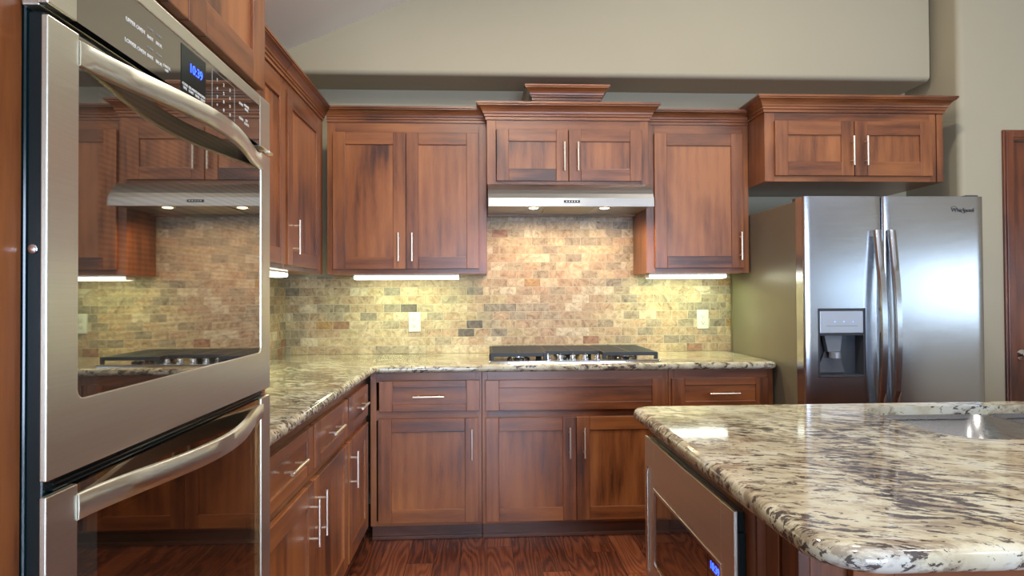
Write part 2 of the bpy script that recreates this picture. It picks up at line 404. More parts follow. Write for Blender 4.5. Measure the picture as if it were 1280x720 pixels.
# right and rear walls with openings
rw = MB(); Y0, Y1, Z0, Z1 = -8.2, -3.1, .93, 1.72
rw.box(RIGHT, RIGHT + .15, REAR, Y0, 0, 4.2); rw.box(RIGHT, RIGHT + .15, Y1, 0, 0, 4.2); rw.box(RIGHT, RIGHT + .15, Y0, Y1, 0, Z0); rw.box(RIGHT, RIGHT + .15, Y0, Y1, Z1, 4.2)
struct(rw.build('wall_right', WALLP))
bw = MB(); BX0, BX1, BZ0, BZ1 = .9, 4.5, .08, 2.25
bw.box(0, BX0, REAR - .15, REAR, 0, 4.2); bw.box(BX1, RIGHT, REAR - .15, REAR, 0, 4.2); bw.box(BX0, BX1, REAR - .15, REAR, BZ1, 4.2); bw.box(BX0, BX1, REAR - .15, REAR, 0, BZ0)
struct(bw.build('wall_rear', WALLP))
cl = MB()
cl.prism([(-.15, cz(-.15)), (RIDGE, cz(RIDGE)), (RIGHT + .15, cz(RIGHT + .15)), (RIGHT + .15, cz(RIGHT + .15) + .1), (RIDGE, cz(RIDGE) + .1), (-.15, cz(-.15) + .1)], REAR - .15, .15, 'Y')
struct(cl.build('ceiling', CEILP))
WHITEF = plain('white_frame', (.8, .8, .78), .4)
def window(name, along, a0, a1, z0, z1, plane, nm):
    f = MB(); t = .05
    def B(u0, u1, w0, w1, d=.05):
        if along == 'X': f.box(u0, u1, plane - d, plane + .0, w0, w1)
        else: f.box(plane, plane + d, u0, u1, w0, w1)
    B(a0, a1, z0, z0 + t); B(a0, a1, z1 - t, z1); B(a0, a0 + t, z0 + t, z1 - t); B(a1 - t, a1, z0 + t, z1 - t)
    for k in range(1, nm): u = a0 + (a1 - a0) * k / nm; B(u - .03, u + .03, z0 + t, z1 - t)
    o = struct(f.build(name, WHITEF))
    g = MB()
    if along == 'X': g.box(a0 + t, a1 - t, plane - .03, plane - .024, z0 + t, z1 - t)
    else: g.box(plane + .024, plane + .03, a0 + t, a1 - t, z0 + t, z1 - t)
    g.build('window_pane', GL_WIN, o)
window('window_1', 'X', BX0, BX1, BZ0, BZ1, REAR - .05, 3)
window('window_2', 'Y', Y0, Y1, Z0, Z1, RIGHT + .05, 4)

# brown door at the right edge
dr = struct(MB().box(DX0 + .003, DX1 - .003, NF + .02, NF + .06, .005, DZ - .004).build('door_1', WD, bevel=.002))
MB().box(DX0 + .12, DX1 - .12, NF + .016, NF + .019, 1.10, 2.0).box(DX0 + .12, DX1 - .12, NF + .016, NF + .019, .22, .86).build('door_panel', WD, dr, bevel=.003)
kb = MB(); kx, kz = DX0 + .047, .913
kb.lathe((kx, NF + .018, kz), [(.030, 0), (.031, -.006), (.012, -.010), (.010, -.030), (.020, -.036), (.027, -.048), (.026, -.060), (.016, -.067), (0.001, -.069)], 'Y')
kb.build('door_knob', CHROME, dr, smooth=True)
cs = MB(); CW = .066
def casing(poly, a, b, ax): cs.prism(poly, a, b, ax)
cs.box(DX0 - CW, DX0 - .004, NF - .016, NF - .0005, 0, DZ + .056); cs.box(DX0 - CW + .012, DX0 - .016, NF - .022, NF - .016, 0, DZ + .044)
cs.box(DX1 + .004, DX1 + CW, NF - .016, NF - .0005, 0, DZ + .056)
cs.box(DX0 - .004, DX1 + .004, NF - .016, NF - .0005, DZ, DZ + .056); cs.box(DX0 - .016, DX1 + .016, NF - .022, NF - .016, DZ + .012, DZ + .044)
struct(cs.build('trim_1', WD, bevel=.002))
bb = MB(); bb.box(NX + .01, DX0 - CW, NF - .014, NF - .0005, 0, .10)
struct(bb.build('baseboard_right', WD, bevel=.003))

# tile backsplash
g_bs = 'travertine backsplash panels'
t1 = MB(); t1.box(.0095, 2.768, -.009, -.0005, .9145, 1.389); t1.box(1.2345, 2.1495, -.009, -.0005, 1.389, 1.86)
tag(t1.build('tile_backsplash', TILE_X), 'mixed beige and brown stone brick tiles on the wall behind the cooktop', 'backsplash', g_bs)
tag(MB().box(.0005, .009, -2.233, -.0005, .9145, 1.389).build('tile_backsplash', TILE_Y), 'stone brick tile strip on the left side wall beside the ovens', 'backsplash', g_bs)

# ---------------------------------------------------------------- cabinets (local frame: x along width, -y towards the viewer)
HANDLE = {}
def handle(parent, x, z, yf, vertical=True, ln=.160):
    key = (vertical, ln)
    if key not in HANDLE:
        m = MB(); off = .030; r = .0055; h = ln / 2
        if vertical:
            m.tube([(0, -off, -h), (0, -off, h)], r)
            for s in (-1, 1): m.tube([(0, .001, s * h * .66), (0, -off, s * h * .66)], .0045, 8)
        else:
            m.tube([(-h, -off, 0), (h, -off, 0)], r)
            for s in (-1, 1): m.tube([(s * h * .66, .001, 0), (s * h * .66, -off, 0)], .0045, 8)
        o = m.build('handle', NICKEL, parent, smooth=True); HANDLE[key] = o
    else:
        o = HANDLE[key].copy(); COL.objects.link(o); o.parent = parent
    o.location = (x, yf, z); return o
def shaker(name, parent, x0, x1, z0, z1, yf, sw=.069, rw=.069, hd=None, th=.019):
    """frame and panel front; yf = outer face"""
    m = MB(); yb = yf + th
    m.box(x0, x0 + sw, yf, yb, z0, z1, 0); m.box(x1 - sw, x1, yf, yb, z0, z1, 0)
    m.box(x0 + sw, x1 - sw, yf, yb, z1 - rw, z1, 1); m.box(x0 + sw, x1 - sw, yf, yb, z0, z0 + rw, 1)
    m.box(x0 + sw - .003, x1 - sw + .003, yf + .009, yb - .002, z0 + rw - .003, z1 - rw + .003, 1 if (x1 - x0) > 2 * (z1 - z0) else 2)
    o = m.build(name, WX, parent, bevel=.0022)
    if hd:
        if hd[0] == 'v': handle(o, hd[1], hd[2], yf, True)
        else: handle(o, hd[1], hd[2], yf, False)
    return o
CROWN = [(0, 0), (.007, 0), (.007, .014), (.013, .017), (.013, .026), (.018, .029), (.021, .038), (.027, .049), (.036, .058), (.046, .063), (.046, .068), (.051, .070), (.051, .080), (0, .080)]
def crown(parent, pts, z0, sc=1.0, name='crown_molding', flip=False):
    """sweep the crown profile along an open XY path, mitred; outward side is to the right of travel"""
    n = len(pts); rings = []
    for i, p in enumerate(pts):
        ds = []
        if i > 0: ds.append((Vector(pts[i]) - Vector(pts[i - 1])).normalized())
        if i < n - 1: ds.append((Vector(pts[i + 1]) - Vector(pts[i])).normalized())
        ns = [Vector((d.y, -d.x)) for d in ds]
        if len(ns) == 2:
            b = (ns[0] + ns[1]).normalized(); k = 1 / max(.2, b.dot(ns[0])); nv = b * k
        else: nv = ns[0]
        rings.append([(p[0] + nv.x * o * sc, p[1] + nv.y * o * sc, z0 + z * sc) for o, z in CROWN])
    m = MB(); m.loft(rings, 1)
    return m.build(name, WX, parent)

def cabinet(name, label, loc, rz, W, D, z0, z1, group, ff=None, cat='cabinet', toe=False, top=True, side_r=False, y0=-.012, th_ff=.019):
    """carcass + face frame. ff: list of rails/stiles as (x0,x1,z0,z1,mat) in the face plane"""
    t = thing(name, label, cat, loc, rz, group)
    b = MB(); yF = -(D - th_ff)
    b.box(0, .018, yF, y0, z0, z1, 0); b.box(W - .018, W, yF, y0, z0, z1, 0)
    b.box(.018, W - .018, yF, y0, z0, z0 + .018, 1); b.box(.018, W - .018, yF, y0, z1 - .018, z1, 1); b.box(.018, W - .018, y0 - .006, y0, z0 + .018, z1 - .018, 0)
    b.build('carcass', WX, t)
    f = MB()
    for q in (ff or []): f.box(q[0], q[1], -D, yF - .0003, q[2], q[3], q[4])
    f.build('face_frame', WX, t, bevel=.001)
    return t
def frame_of(W, z0, z1, st=.04, rails=(), mids=()):
    L_ = [(0, st, z0, z1, 0), (W - st, W, z0, z1, 0)]
    for (a, b) in rails: L_.append((st, W - st, a, b, 1))
    for (x0, x1, a, b) in mids: L_.append((x0, x1, a, b, 0))
    return L_
UB, UT = 1.392, 2.252
UD = .316   # face frame plane of wall cabinets; doors stand to .335
gU = 'wall cabinets'
def crown_top(parent, pts): crown(parent, pts, UT - .002)
# --- back wall cabinet, left
X0 = .3365; W = 1.233 - X0
t = cabinet('wall_cabinet', 'two-door wooden wall cabinet over the counter, left of the range hood', (X0, 0, 0), 0, W, UD, UB, UT, gU,
            [(0, .045, UB, UT, 0), (W - .045, W, UB, UT, 0), (.045, W - .045, UT - .07, UT, 1), (.045, W - .045, UB, UB + .04, 1), (.42, .46, UB + .04, UT - .07, 0)], y0=-.010)
shaker('door', t, .371 - X0, .776 - X0, 1.421, 2.192, -.335, hd=('v', .738 - X0, 1.543))
shaker('door', t, .780 - X0, 1.189 - X0, 1.421, 2.192, -.335, hd=('v', .814 - X0, 1.543))
crown_top(t, [(0, -UD), (W - .0015, -UD)])
# --- hood cabinet
X0 = 1.2345; W = .915; HB = 1.887
t = cabinet('wall_cabinet', 'short two-door wooden wall cabinet directly above the range hood', (X0, 0, 0), 0, W, .381, HB, UT, gU,
            [(0, .05, HB, UT, 0), (W - .05, W, HB, UT, 0), (.05, W - .05, UT - .06, UT, 1), (.05, W - .05, HB, HB + .025, 1)], y0=-.010)
shaker('door', t, 1.288 - X0, 1.690 - X0, 1.908, 2.198, -.400, .068, .068, hd=('v', 1.666 - X0, 2.041))
shaker('door', t, 1.694 - X0, 2.108 - X0, 1.908, 2.198, -.400, .068, .068, hd=('v', 1.7425 - X0, 2.041))
crown(t, [(0, -UD + .055), (0, -.381), (W, -.381), (W, -UD + .055)], UT, 1.12)
MB().box(.0, W, -.381, -.02, UT, UT + .012, 1).build('top_panel', WX, t)
# --- right wall cabinet
X0 = 2.1505; W = 2.753 - X0
t = cabinet('wall_cabinet', 'single-door wooden wall cabinet between range hood and refrigerator', (X0, 0, 0), 0, W, UD, UB, UT, gU,
            [(0, .05, UB, UT, 0), (W - .04, W, UB, UT, 0), (.05, W - .04, UT - .06, UT, 1), (.05, W - .04, UB, UB + .04, 1)], y0=-.010)
shaker('door', t, 2.197 - X0, 2.716 - X0, 1.421, 2.196, -.335, .071, .069, hd=('v', 2.692 - X0, 1.546))
crown_top(t, [(.0015, -UD), (W, -UD)])
# --- cabinet over the refrigerator
X0 = 2.7545; W = 3.768 - X0; FB = 1.886
t = cabinet('wall_cabinet', 'deep two-door wooden wall cabinet above the refrigerator', (X0, 0, 0), 0, W, .523, FB, UT + .012, gU,
            [(0, .055, FB, UT + .012, 0), (W - .078, W - .042, FB, UT + .012, 0), (.055, W - .078, UT - .036, UT + .012, 1), (.055, W - .078, FB, FB + .034, 1), (W - .036, W, FB, UT + .012, 0)], y0=-.002)
shaker('door', t, 2.807 - X0, 3.249 - X0, 1.916, 2.217, -.541, .072, .078, hd=('v', 3.231 - X0, 2.048))
shaker('door', t, 3.254 - X0, 3.697 - X0, 1.916, 2.217, -.541, .072, .078, hd=('v', 3.308 - X0, 2.048))
crown(t, [(0, -.26), (0, -.523), (W, -.523), (W, -.06)], UT + .014, 1.05)
MB().box(.0, W, -.52, -.02, UT + .012, UT + .024, 1).build('top_panel', WX, t)
# --- left wall: local x runs along +Y, faces +X
LR = R(90)
Y0c = -1.0215; W = -.3385 - Y0c
t = cabinet('wall_cabinet', 'single-door wooden wall cabinet on the left wall, in the inner corner', (0, Y0c, 0), LR, W, UD, UB, UT, gU,
            [(0, .03, UB, UT, 0), (W - .115, W, UB, UT, 0), (.03, W - .115, UT - .06, UT, 1), (.03, W - .115, UB, UB + .028, 1)], y0=-.010)
shaker('door', t, -1.003 - Y0c, -.455 - Y0c, 1.412, 2.205, -.335, hd=('v', -.93 - Y0c, 1.543))
crown_top(t, [(.001, -UD), (W, -UD)])
Y0c = -2.2325; W = -1.0235 - Y0c
t = cabinet('wall_cabinet', 'wooden wall cabinet on the left wall, nearest the tall oven cabinet', (0, Y0c, 0), LR, W, UD, UB, UT, gU,
            [(0, .04, UB, UT, 0), (W - .03, W, UB, UT, 0), (.04, W - .03, UT - .06, UT, 1), (.04, W - .03, UB, UB + .028, 1)], y0=-.010)
shaker('door', t, .03, .585, 1.412, 2.205, -.335, hd=('v', .55, 1.543))
shaker('door', t, .59, -1.043 - Y0c, 1.412, 2.205, -.335, hd=('v', .625, 1.543))
crown_top(t, [(0, -UD), (W - .001, -UD)])
# --- duct box with its own crown on top of the hood cabinet
t = thing('duct_cover', 'small crown-moulded wooden box standing on top of the hood cabinet', 'duct cover', (1.70, -.17, UT + .0125))
MB().box(-.195, .195, -.10, .14, 0, .215, 1).build('box', WX, t, bevel=.001)
crown(t, [(-.195, .14), (-.195, -.10), (.195, -.10), (.195, .14)], .135, 1.0)

# --- base cabinets, back wall
gB = 'base cabinets'
BT = .8745; BF = .607
def base_extras(t, W, x0=0):
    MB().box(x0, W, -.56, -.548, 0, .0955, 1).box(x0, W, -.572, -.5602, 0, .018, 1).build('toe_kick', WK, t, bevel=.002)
def base(label, X0, W, rails, mids=(), loc=None, rz=0, st=.03):
    t = cabinet('base_cabinet', label, loc or (X0, 0, 0), rz, W, BF, .085, BT, gB,
                [(0, st, .085, BT, 0), (W - st, W, .085, BT, 0)] + [(st, W - st, a, b, 1) for a, b in rails] + [(a, b, c, d, 0) for a, b, c, d in mids])
    return t
RL = [(.085, .112), (.626, .680), (.822, BT)]
X0 = .6275; W = 1.1995 - X0
t = base('wooden base cabinet with drawer and door, in the left corner of the back run', X0, W, RL)
shaker('drawer', t, .674 - X0, 1.190 - X0, .674, .832, -.626, .069, .036, hd=('h', .9285 - X0, .752))
shaker('door', t, .668 - X0, 1.182 - X0, .103, .637, -.626, hd=('v', 1.149 - X0, .506))
base_extras(t, W)
X0 = 1.2015; W = 2.1815 - X0
t = base('wide wooden base cabinet with a plain drawer front and two doors under the cooktop', X0, W, RL, [(.465, .51, .112, .626)])
shaker('drawer', t, 1.219 - X0, 2.163 - X0, .672, .830, -.626, .071, .040)
shaker('door', t, 1.219 - X0, 1.689 - X0, .100, .635, -.626, hd=('v', 1.655 - X0, .506))
shaker('door', t, 1.692 - X0, 2.166 - X0, .100, .635, -.626, hd=('v', 1.731 - X0, .506))
base_extras(t, W)
X0 = 2.1835; W = 2.7465 - X0
t = base('wooden base cabinet with one drawer, beside the refrigerator', X0, W, RL)
shaker('drawer', t, 2.198 - X0, 2.715 - X0, .672, .828, -.626, .069, .036, hd=('h', 2.470 - X0, .750))
shaker('door', t, 2.198 - X0, 2.715 - X0, .100, .635, -.626, hd=('v', 2.24 - X0, .506))
base_extras(t, W)
# --- base cabinets, left wall (local x = +Y)
Y0c = -1.119; W = -.6095 - Y0c
t = base('narrow wooden base cabinet with drawer over door, left run, in the inner corner', 0, W, RL, loc=(0, Y0c, 0), rz=LR, st=.02)
shaker('drawer', t, -1.106 - Y0c, -.666 - Y0c, .670, .826, -.626, .062, .038, hd=('h', -.876 - Y0c, .752))
shaker('door', t, -1.106 - Y0c, -.664 - Y0c, .105, .634, -.626, hd=('v', -1.066 - Y0c, .506))
base_extras(t, W - .0)
Y0c = -2.2325; W = -1.121 - Y0c
t = base('wooden base cabinet with two drawers and two doors, left run, beside the ovens', 0, W, RL, [(.565, .60, .112, .626)], loc=(0, Y0c, 0), rz=LR)
shaker('drawer', t, -2.18 - Y0c, -1.670 - Y0c, .670, .826, -.626, .069, .038, hd=('h', -1.922 - Y0c, .752))
shaker('drawer', t, -1.645 - Y0c, -1.132 - Y0c, .670, .826, -.626, .069, .038, hd=('h', -1.396 - Y0c, .752))
shaker('door', t, -2.18 - Y0c, -1.660 - Y0c, .105, .634, -.626, hd=('v', -1.705 - Y0c, .506))
shaker('door', t, -1.655 - Y0c, -1.132 - Y0c, .105, .634, -.626, hd=('v', -1.605 - Y0c, .506))
base_extras(t, W)

# --- tall oven cabinet (local x = +Y), front plane X=.66
Y0c = -3.17; W = -2.2355 - Y0c; OF = .66
t = thing('oven_cabinet', 'tall wooden cabinet housing the two wall ovens at the left', 'cabinet', (0, Y0c, 0), LR)
b = MB(); b.box(0, .02, -OF + .0195, -.012, 0, 2.40, 0); b.box(W - .02, W, -OF + .0195, -.012, 0, 2.40, 0)
b.box(.02, W - .02, -OF + .0195, -.012, 2.38, 2.40, 1); b.box(.02, W - .02, -OF + .0195, -.012, .36, .38, 1); b.box(.02, W - .02, -OF + .0195, -.012, 1.738, 1.756, 1)
b.build('carcass', WX, t)
f = MB(); oy0, oy1 = -3.056 - Y0c, -2.326 - Y0c
f.box(0, oy0 - .001, -OF, -OF + .019, .09, 2.40, 0); f.box(oy1 + .001, W, -OF, -OF + .019, .09, 2.40, 0)
f.box(oy0 - .001, oy1 + .001, -OF, -OF + .019, 1.736, 1.79, 1); f.box(oy0 - .001, oy1 + .001, -OF, -OF + .019, 2.34, 2.40, 1); f.box(oy0 - .001, oy1 + .001, -OF, -OF + .019, .09, .378, 1)
f.build('face_frame', WX, t, bevel=.001)
shaker('door', t, -3.07 - Y0c, -2.684 - Y0c, 1.768, 2.36, -.680, hd=('v', -2.72 - Y0c, 1.928))
shaker('door', t, -2.680 - Y0c, -2.297 - Y0c, 1.768, 2.36, -.680, hd=('v', -2.615 - Y0c, 1.928))
crown(t, [(0, -OF), (W, -OF), (W, -.40)], 2.40)
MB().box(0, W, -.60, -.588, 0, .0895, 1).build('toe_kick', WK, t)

# ---------------------------------------------------------------- double wall oven (world axes, root on the shelf)
OX = .698; OA, OB = -3.069, -2.312
ov = thing('double_wall_oven', 'built-in stainless double wall oven with black glass, in the tall cabinet', 'oven', (.35, (OA + OB) / 2, .381))
ox, oyc, oz = ov.location
class W2(MB):
    """world-coordinates builder shifted into a root's frame"""
    def __init__(s, root): super().__init__(); s.root = root
    def build(s, *a, **k):
        l = s.root.location; s.v = [(v[0] - l.x, v[1] - l.y, v[2] - l.z) for v in s.v]
        return super().build(*a, **k)
m = W2(ov)   # black chassis: hollow around the two cavities
xa, xb = .10, .663
m.box(xa, xb, -3.054, -3.010, .382, 1.735); m.box(xa, xb, -2.370, -2.328, .382, 1.735)
for z0, z1 in ((.382, .45), (.95, 1.11), (1.57, 1.735)): m.box(xa, xb, -3.010, -2.370, z0, z1)
m.box(xa, xa + .02, -3.010, -2.370, .45, .95); m.box(xa, xa + .02, -3.010, -2.370, 1.11, 1.57)
m.box(.663, .684, -3.054, -3.030, .50, 1.612); m.box(.663, .684, -2.352, -2.328, .50, 1.612)
m.build('chassis', BLACK, ov, bevel=.003)
cav = W2(ov)
for z0, z1 in ((.451, .949), (1.111, 1.569)):
    cav.box(.125, .661, -3.0095, -3.005, z0, z1); cav.box(.125, .661, -2.375, -2.3705, z0, z1); cav.box(.125, .661, -3.005, -2.375, z0, z0 + .004); cav.box(.125, .661, -3.005, -2.375, z1 - .004, z1); cav.box(.1205, .125, -3.0095, -2.3705, z0, z1)
cav.build('oven_cavity', OVINT, ov)
for z in (.60, .74, 1.25):
    r_ = W2(ov)
    for k in range(12): y = -2.99 + k * (.60 / 11); r_.tube([(.14, y, z), (.64, y, z)], .0028, 6)
    for x in (.15, .40, .635): r_.tube([(x, -2.997, z), (x, -2.383, z)], .0032, 6)
    r_.build('oven_rack', CHROME, ov, smooth=True)
# vent grille between doors
v = W2(ov); v.box(.663, .682, -3.03, -2.352, 1.02, 1.062)
for k in range(3): v.box(.682, .690, -3.045, -2.335, 1.034 + k * .0065, 1.0365 + k * .0065)
v.build('vent_grille', BLACK, ov)
# screws on the near side of the chassis
sc_ = W2(ov); sc_.lathe((.6725, -3.0545, 1.325), [(.001, 0), (.0055, 0), (.0055, -.002), (.003, -.003), (.001, -.003)], 'Y', 14)
sc_.build('screw', CHROME, ov, smooth=True)
# control panel: steel surround, black glass, print and display
pz0, pz1 = 1.6145, 1.7315
c_ = W2(ov)
c_.box(.684, OX, OA, -3.0165, pz0, pz1); c_.box(.684, OX, -2.3775, OB, pz0, pz1); c_.box(.684, OX, -3.0165, -2.3775, 1.7065, pz1); c_.box(.663, .684, OA + .006, OB - .006, pz0, pz1)
cp = c_.build('control_panel', STEEL_OV, ov, bevel=.002)
W2(ov).box(.6845, OX - .001, -3.016, -2.378, pz0 + .001, 1.706).build('panel_glass', GL_PANEL, cp)
W2(ov).box(OX - .001, OX - .0004, -2.748, -2.655, 1.6165, 1.700).build('display_window', BLACK, cp)
tr = (R(90), 0, R(90))
def wl(root, x, y, z): l = root.location; return (x - l.x, y - l.y, z - l.z)
text('clock_digits', '10:39', .023, BLUE, cp, wl(ov, OX - .0002, -2.694, 1.668), tr)
def oprint(body, y, z, s, mat=GREYMK): text('panel_print', body, s, mat, cp, wl(ov, OX - .0008, y, z), tr)
for k, s_ in enumerate(('COOK\nTIME', 'DELAY\nSTART', 'KITCHEN\nTIMER', 'OVEN\nLIGHT')): text('panel_print', s_, .0065, WHITEMK, cp, wl(ov, OX - .0002, -2.735 + k * .0225, 1.6295), tr)
oprint('UPPER OVEN', -2.885, 1.668, .0085, WHITEMK); oprint('LOWER OVEN', -2.885, 1.637, .0085, WHITEMK)
for k, s_ in enumerate(('BAKE', 'BROIL')):
    oprint(s_, -2.845 + k * .026, 1.6665, .007, WHITEMK); oprint(s_, -2.845 + k * .026, 1.6375, .007, WHITEMK)
    oprint('CONV', -2.845 + k * .026, 1.680, .0055); oprint('CONV', -2.845 + k * .026, 1.650, .0055)
oprint('CANCEL\nOFF', -2.795, 1.637, .006, WHITEMK)
for i, row in enumerate(('1 2 3', '4 5 6', '7 8 9', '* 0 #')):
    for j, ch in enumerate(row.split()): oprint(ch, -2.605 + j * .030, 1.686 - i * .0165, .0095, WHITEMK)
for j, (a_, b_) in enumerate((('START', 'CLEAR'), ('POWER\nLEVEL', 'SET\nCLOCK'))):
    oprint(a_, -2.487 + j * .030, 1.676, .0075, WHITEMK); oprint(b_, -2.487 + j * .030, 1.645, .0075, WHITEMK)
kp = W2(ov); x_ = OX - .0004
for (ya, yb, za, zb) in ((-2.628, -2.522, 1.6985, 1.6992), (-2.628, -2.6272, 1.628, 1.699), (-2.5228, -2.522, 1.628, 1.699)): kp.box(OX - .001, x_, ya, yb, za, zb)
kp.build('keypad_outline', GREYMK, cp)
# doors
def oven_door(zb, zt, zg, zh, glass, xm):
    d = W2(ov); g0, g1 = -3.0125, -2.370
    # lower steel field with rounded glass corners
    r = .012; pts = [(OA, zb), (OB, zb), (OB, zt), (g1, zt), (g1, zg + r)] + [(g1 - r + r * math.cos(a), zg + r - r * math.sin(a)) for a in (PI / 6, PI / 3, PI / 2)] + \
        [(g0 + r - r * math.sin(a), zg + r - r * math.cos(a)) for a in (0, PI / 6, PI / 3)] + [(g0, zg + r), (g0, zt), (OA, zt)]
    d.prism(pts, OX - .008, OX, 'X')
    dm = d.build('oven_door', STEEL_OV, ov, bevel=.0015)
    f_ = W2(ov); f_.box(.6845, OX - .0083, OA + .004, OB - .004, zb + .003, zg); f_.box(.6845, OX - .0083, OA + .004, g0 + .02, zg, zt - .004); f_.box(.6845, OX - .0083, g1 - .02, OB - .004, zg, zt - .004); f_.box(.6845, OX - .0083, g0 + .02, g1 - .02, zt - .03, zt - .004)
    f_.build('door_liner', BLACK, dm)
    W2(ov).box(OX - .0078, OX - .0025, g0 + .0003, g1 - .0003, zg + .0003, zt - .001).build('door_glass', glass, dm)
    W2(ov).box(OX - .0024, OX - .0018, g0 + .0003, g0 + .042, zg + .0003, zt - .001).build('glass_border', GL_PANEL, dm)
    # bowed flat handle
    h = W2(ov); N = 28; ya, yb = -3.013, -2.362; rings = []
    for i in range(N + 1):
        s = i / N; y = ya + (yb - ya) * s
        bow = max(0, math.sin(PI * s)) ** 1.5 * xm; th = .011
        x = OX + .002 + bow
        sag = .0
        rings.append([(x - th, y, zh - .0155), (x - .002, y, zh - .0165), (x, y, zh - .015), (x + .0008, y, zh), (x, y, zh + .015), (x - .002, y, zh + .0165), (x - th, y, zh + .0155)])
    h.loft(rings)
    h.box(OX - .010, OX + .0005, ya, ya + .05, zh - .015, zh + .015); h.box(OX - .010, OX + .0005, yb - .05, yb, zh - .015, zh + .015)
    h.build('handle', STEEL_OV, dm, smooth=True, angle=50)
    return dm
oven_door(1.051, 1.601, 1.139, 1.577, GL_UP, .047)
oven_door(.50, 1.033, .565, 1.003, GL_LO, .052)
br_ = W2(ov); br_.box(OX - .002, OX + .010, -2.345, -2.318, 1.605, 1.611); br_.build('hinge_bracket', NICKEL, ov, bevel=.001)
W2(ov).box(.663, .684, OA + .01, OB - .01, .384, .495).build('bottom_trim', BLACK, ov)

# ---------------------------------------------------------------- counters
def bullnose_top(m, outline_fn, z0, z1, out, seg=7):
    """stack of offset outlines forming a rounded edge. outline_fn(inset)->list of xy"""
    rings = []; r = (z1 - z0) / 2; r1 = .011
    prof = []
    for i in range(seg + 1):
        a = PI / 2 * i / seg; prof.append((.016 * (1 - math.sin(a)), z0 + .016 * (1 - math.cos(a))))
    for i in range(seg + 1):
        a = PI / 2 * i / seg; prof.append((.018 * (1 - math.cos(a)), z1 - .018 * (1 - math.sin(a))))
    for ins, z in prof: rings.append([(x, y, z) for x, y in outline_fn(ins)])
    m.loft(rings, cap=False)
    return rings
CT, CB = .914, .876
# L-shaped top: front edges at y=-.661 and x=.661
def Lout(i):
    e = .661 - i
    P = [(.0015, -2.233), (e, -2.233)]
    P += [(e, -.661 - .0 - .03 + 0)]
    # inner corner small radius
    rc = .03
    P = [(.0015, -2.233), (e, -2.233), (e, -e - rc)] + [(e + rc - rc * math.cos(a), -e - rc + rc * math.sin(a)) for a in (PI / 6, PI / 3, PI / 2)]
    re = .03; xe = 2.7505 - i
    P += [(xe - re, -e)] + [(xe - re + re * math.sin(a), -e + re - re * math.cos(a)) for a in (PI / 6, PI / 3, PI / 2)] + [(xe, -.0015), (.0015, -.0015)]
    return P
m = MB(); rg = bullnose_top(m, Lout, CB, CT, 0)
n_ = len(rg[0])
m.add(rg[0], [tuple(range(n_))]); m.add(rg[-1], [tuple(range(n_))])
o = m.build('countertop', GRAN, smooth=True, angle=35)
tag(o, 'L-shaped cream and brown speckled granite countertop along the back and left walls', 'countertop', 'granite countertops')
# island top with the sink opening
IX0, IX1, IY0, IY1 = 1.676, 4.05, -2.992, -1.868
def Iout(i): return rrect(IX0 + i, IX1 - i, IY0 + i, IY1 - i, [.085, .06, .045, .045], 8)
m = MB(); rg = bullnose_top(m, Iout, CB, CT, 0)
SX0, SX1, SY0, SY1 = 2.352, 3.20, -2.388, -1.950
hole = rrect(SX0, SX1, SY0, SY1, [.11, .11, .11, .11], 10)
bm = bmesh.new()
for zz, ring in ((CT, rg[-1]), (CB, rg[0])):
    a = [bm.verts.new(p) for p in ring]; h_ = [bm.verts.new((x, y, zz)) for x, y in hole]
    ea = [bm.edges.new((a[i], a[(i + 1) % len(a)])) for i in range(len(a))]; eh = [bm.edges.new((h_[i], h_[(i + 1) % len(h_)])) for i in range(len(h_))]
    bmesh.ops.triangle_fill(bm, edges=ea + eh, use_beauty=True)
bm.verts.index_update()
m.add([tuple(v.co) for v in bm.verts], [tuple(v.index for v in f.verts) for f in bm.faces]); bm.free()
hr = [[(x, y, CB) for x, y in hole], [(x, y, CT - .003) for x, y in hole], [(x, y, CT) for x, y in hole]]
m.loft(hr, cap=False)
o = m.build('countertop', GRAN, smooth=True, angle=35)
tag(o, 'large granite island countertop with sink cut-out and rounded edge, right foreground', 'countertop', 'granite countertops')
# sink
sk = thing('sink', 'undermount stainless double-bowl sink set in the island countertop', 'sink', (2.776, -2.17, .66))
def bowl(x0, x1):
    m = W2(sk); R_ = []
    y0, y1 = SY0 + .001, SY1 - .001
    zt = .888
    for ins, z, r in ((0, zt, .108), (.010, zt - .17, .075), (.022, zt - .19, .06), (.05, zt - .197, .04)):
        R_.append([(x, y, z) for x, y in rrect(x0 + ins, x1 - ins, y0 + ins, y1 - ins, [r if x0 < 2.5 else .04, r if x0 > 2.5 else .04, r if x0 > 2.5 else .04, r if x0 < 2.5 else .04], 8)])
    m.loft(R_, cap=False); n = len(R_[0]); m.add(R_[-1], [tuple(range(n))])
    o = m.build('bowl', SINK, sk, smooth=True, angle=60)
    sd = o.modifiers.new('thick', 'SOLIDIFY'); sd.thickness = .0015; sd.offset = 1
    d = W2(sk); d.lathe(((x0 + x1) / 2, (y0 + y1) / 2, zt - .1965), [(.001, .002), (.030, .002), (.043, .003), (.045, .001)], 'Z', 24)
    d.build('drain', CHROME, o, smooth=True)
DVX = 2.768
bowl(SX0 + .001, DVX - .012); bowl(DVX + .012, SX1 - .001)
dv = W2(sk); dv.prism([(DVX - .0125, .864), (DVX - .011, .882), (DVX - .004, .887), (DVX + .004, .887), (DVX + .011, .882), (DVX + .0125, .864)], SY0 + .006, SY1 - .006, 'Y')
dv.build('divider', SINK, sk, smooth=True)
fl = W2(sk)
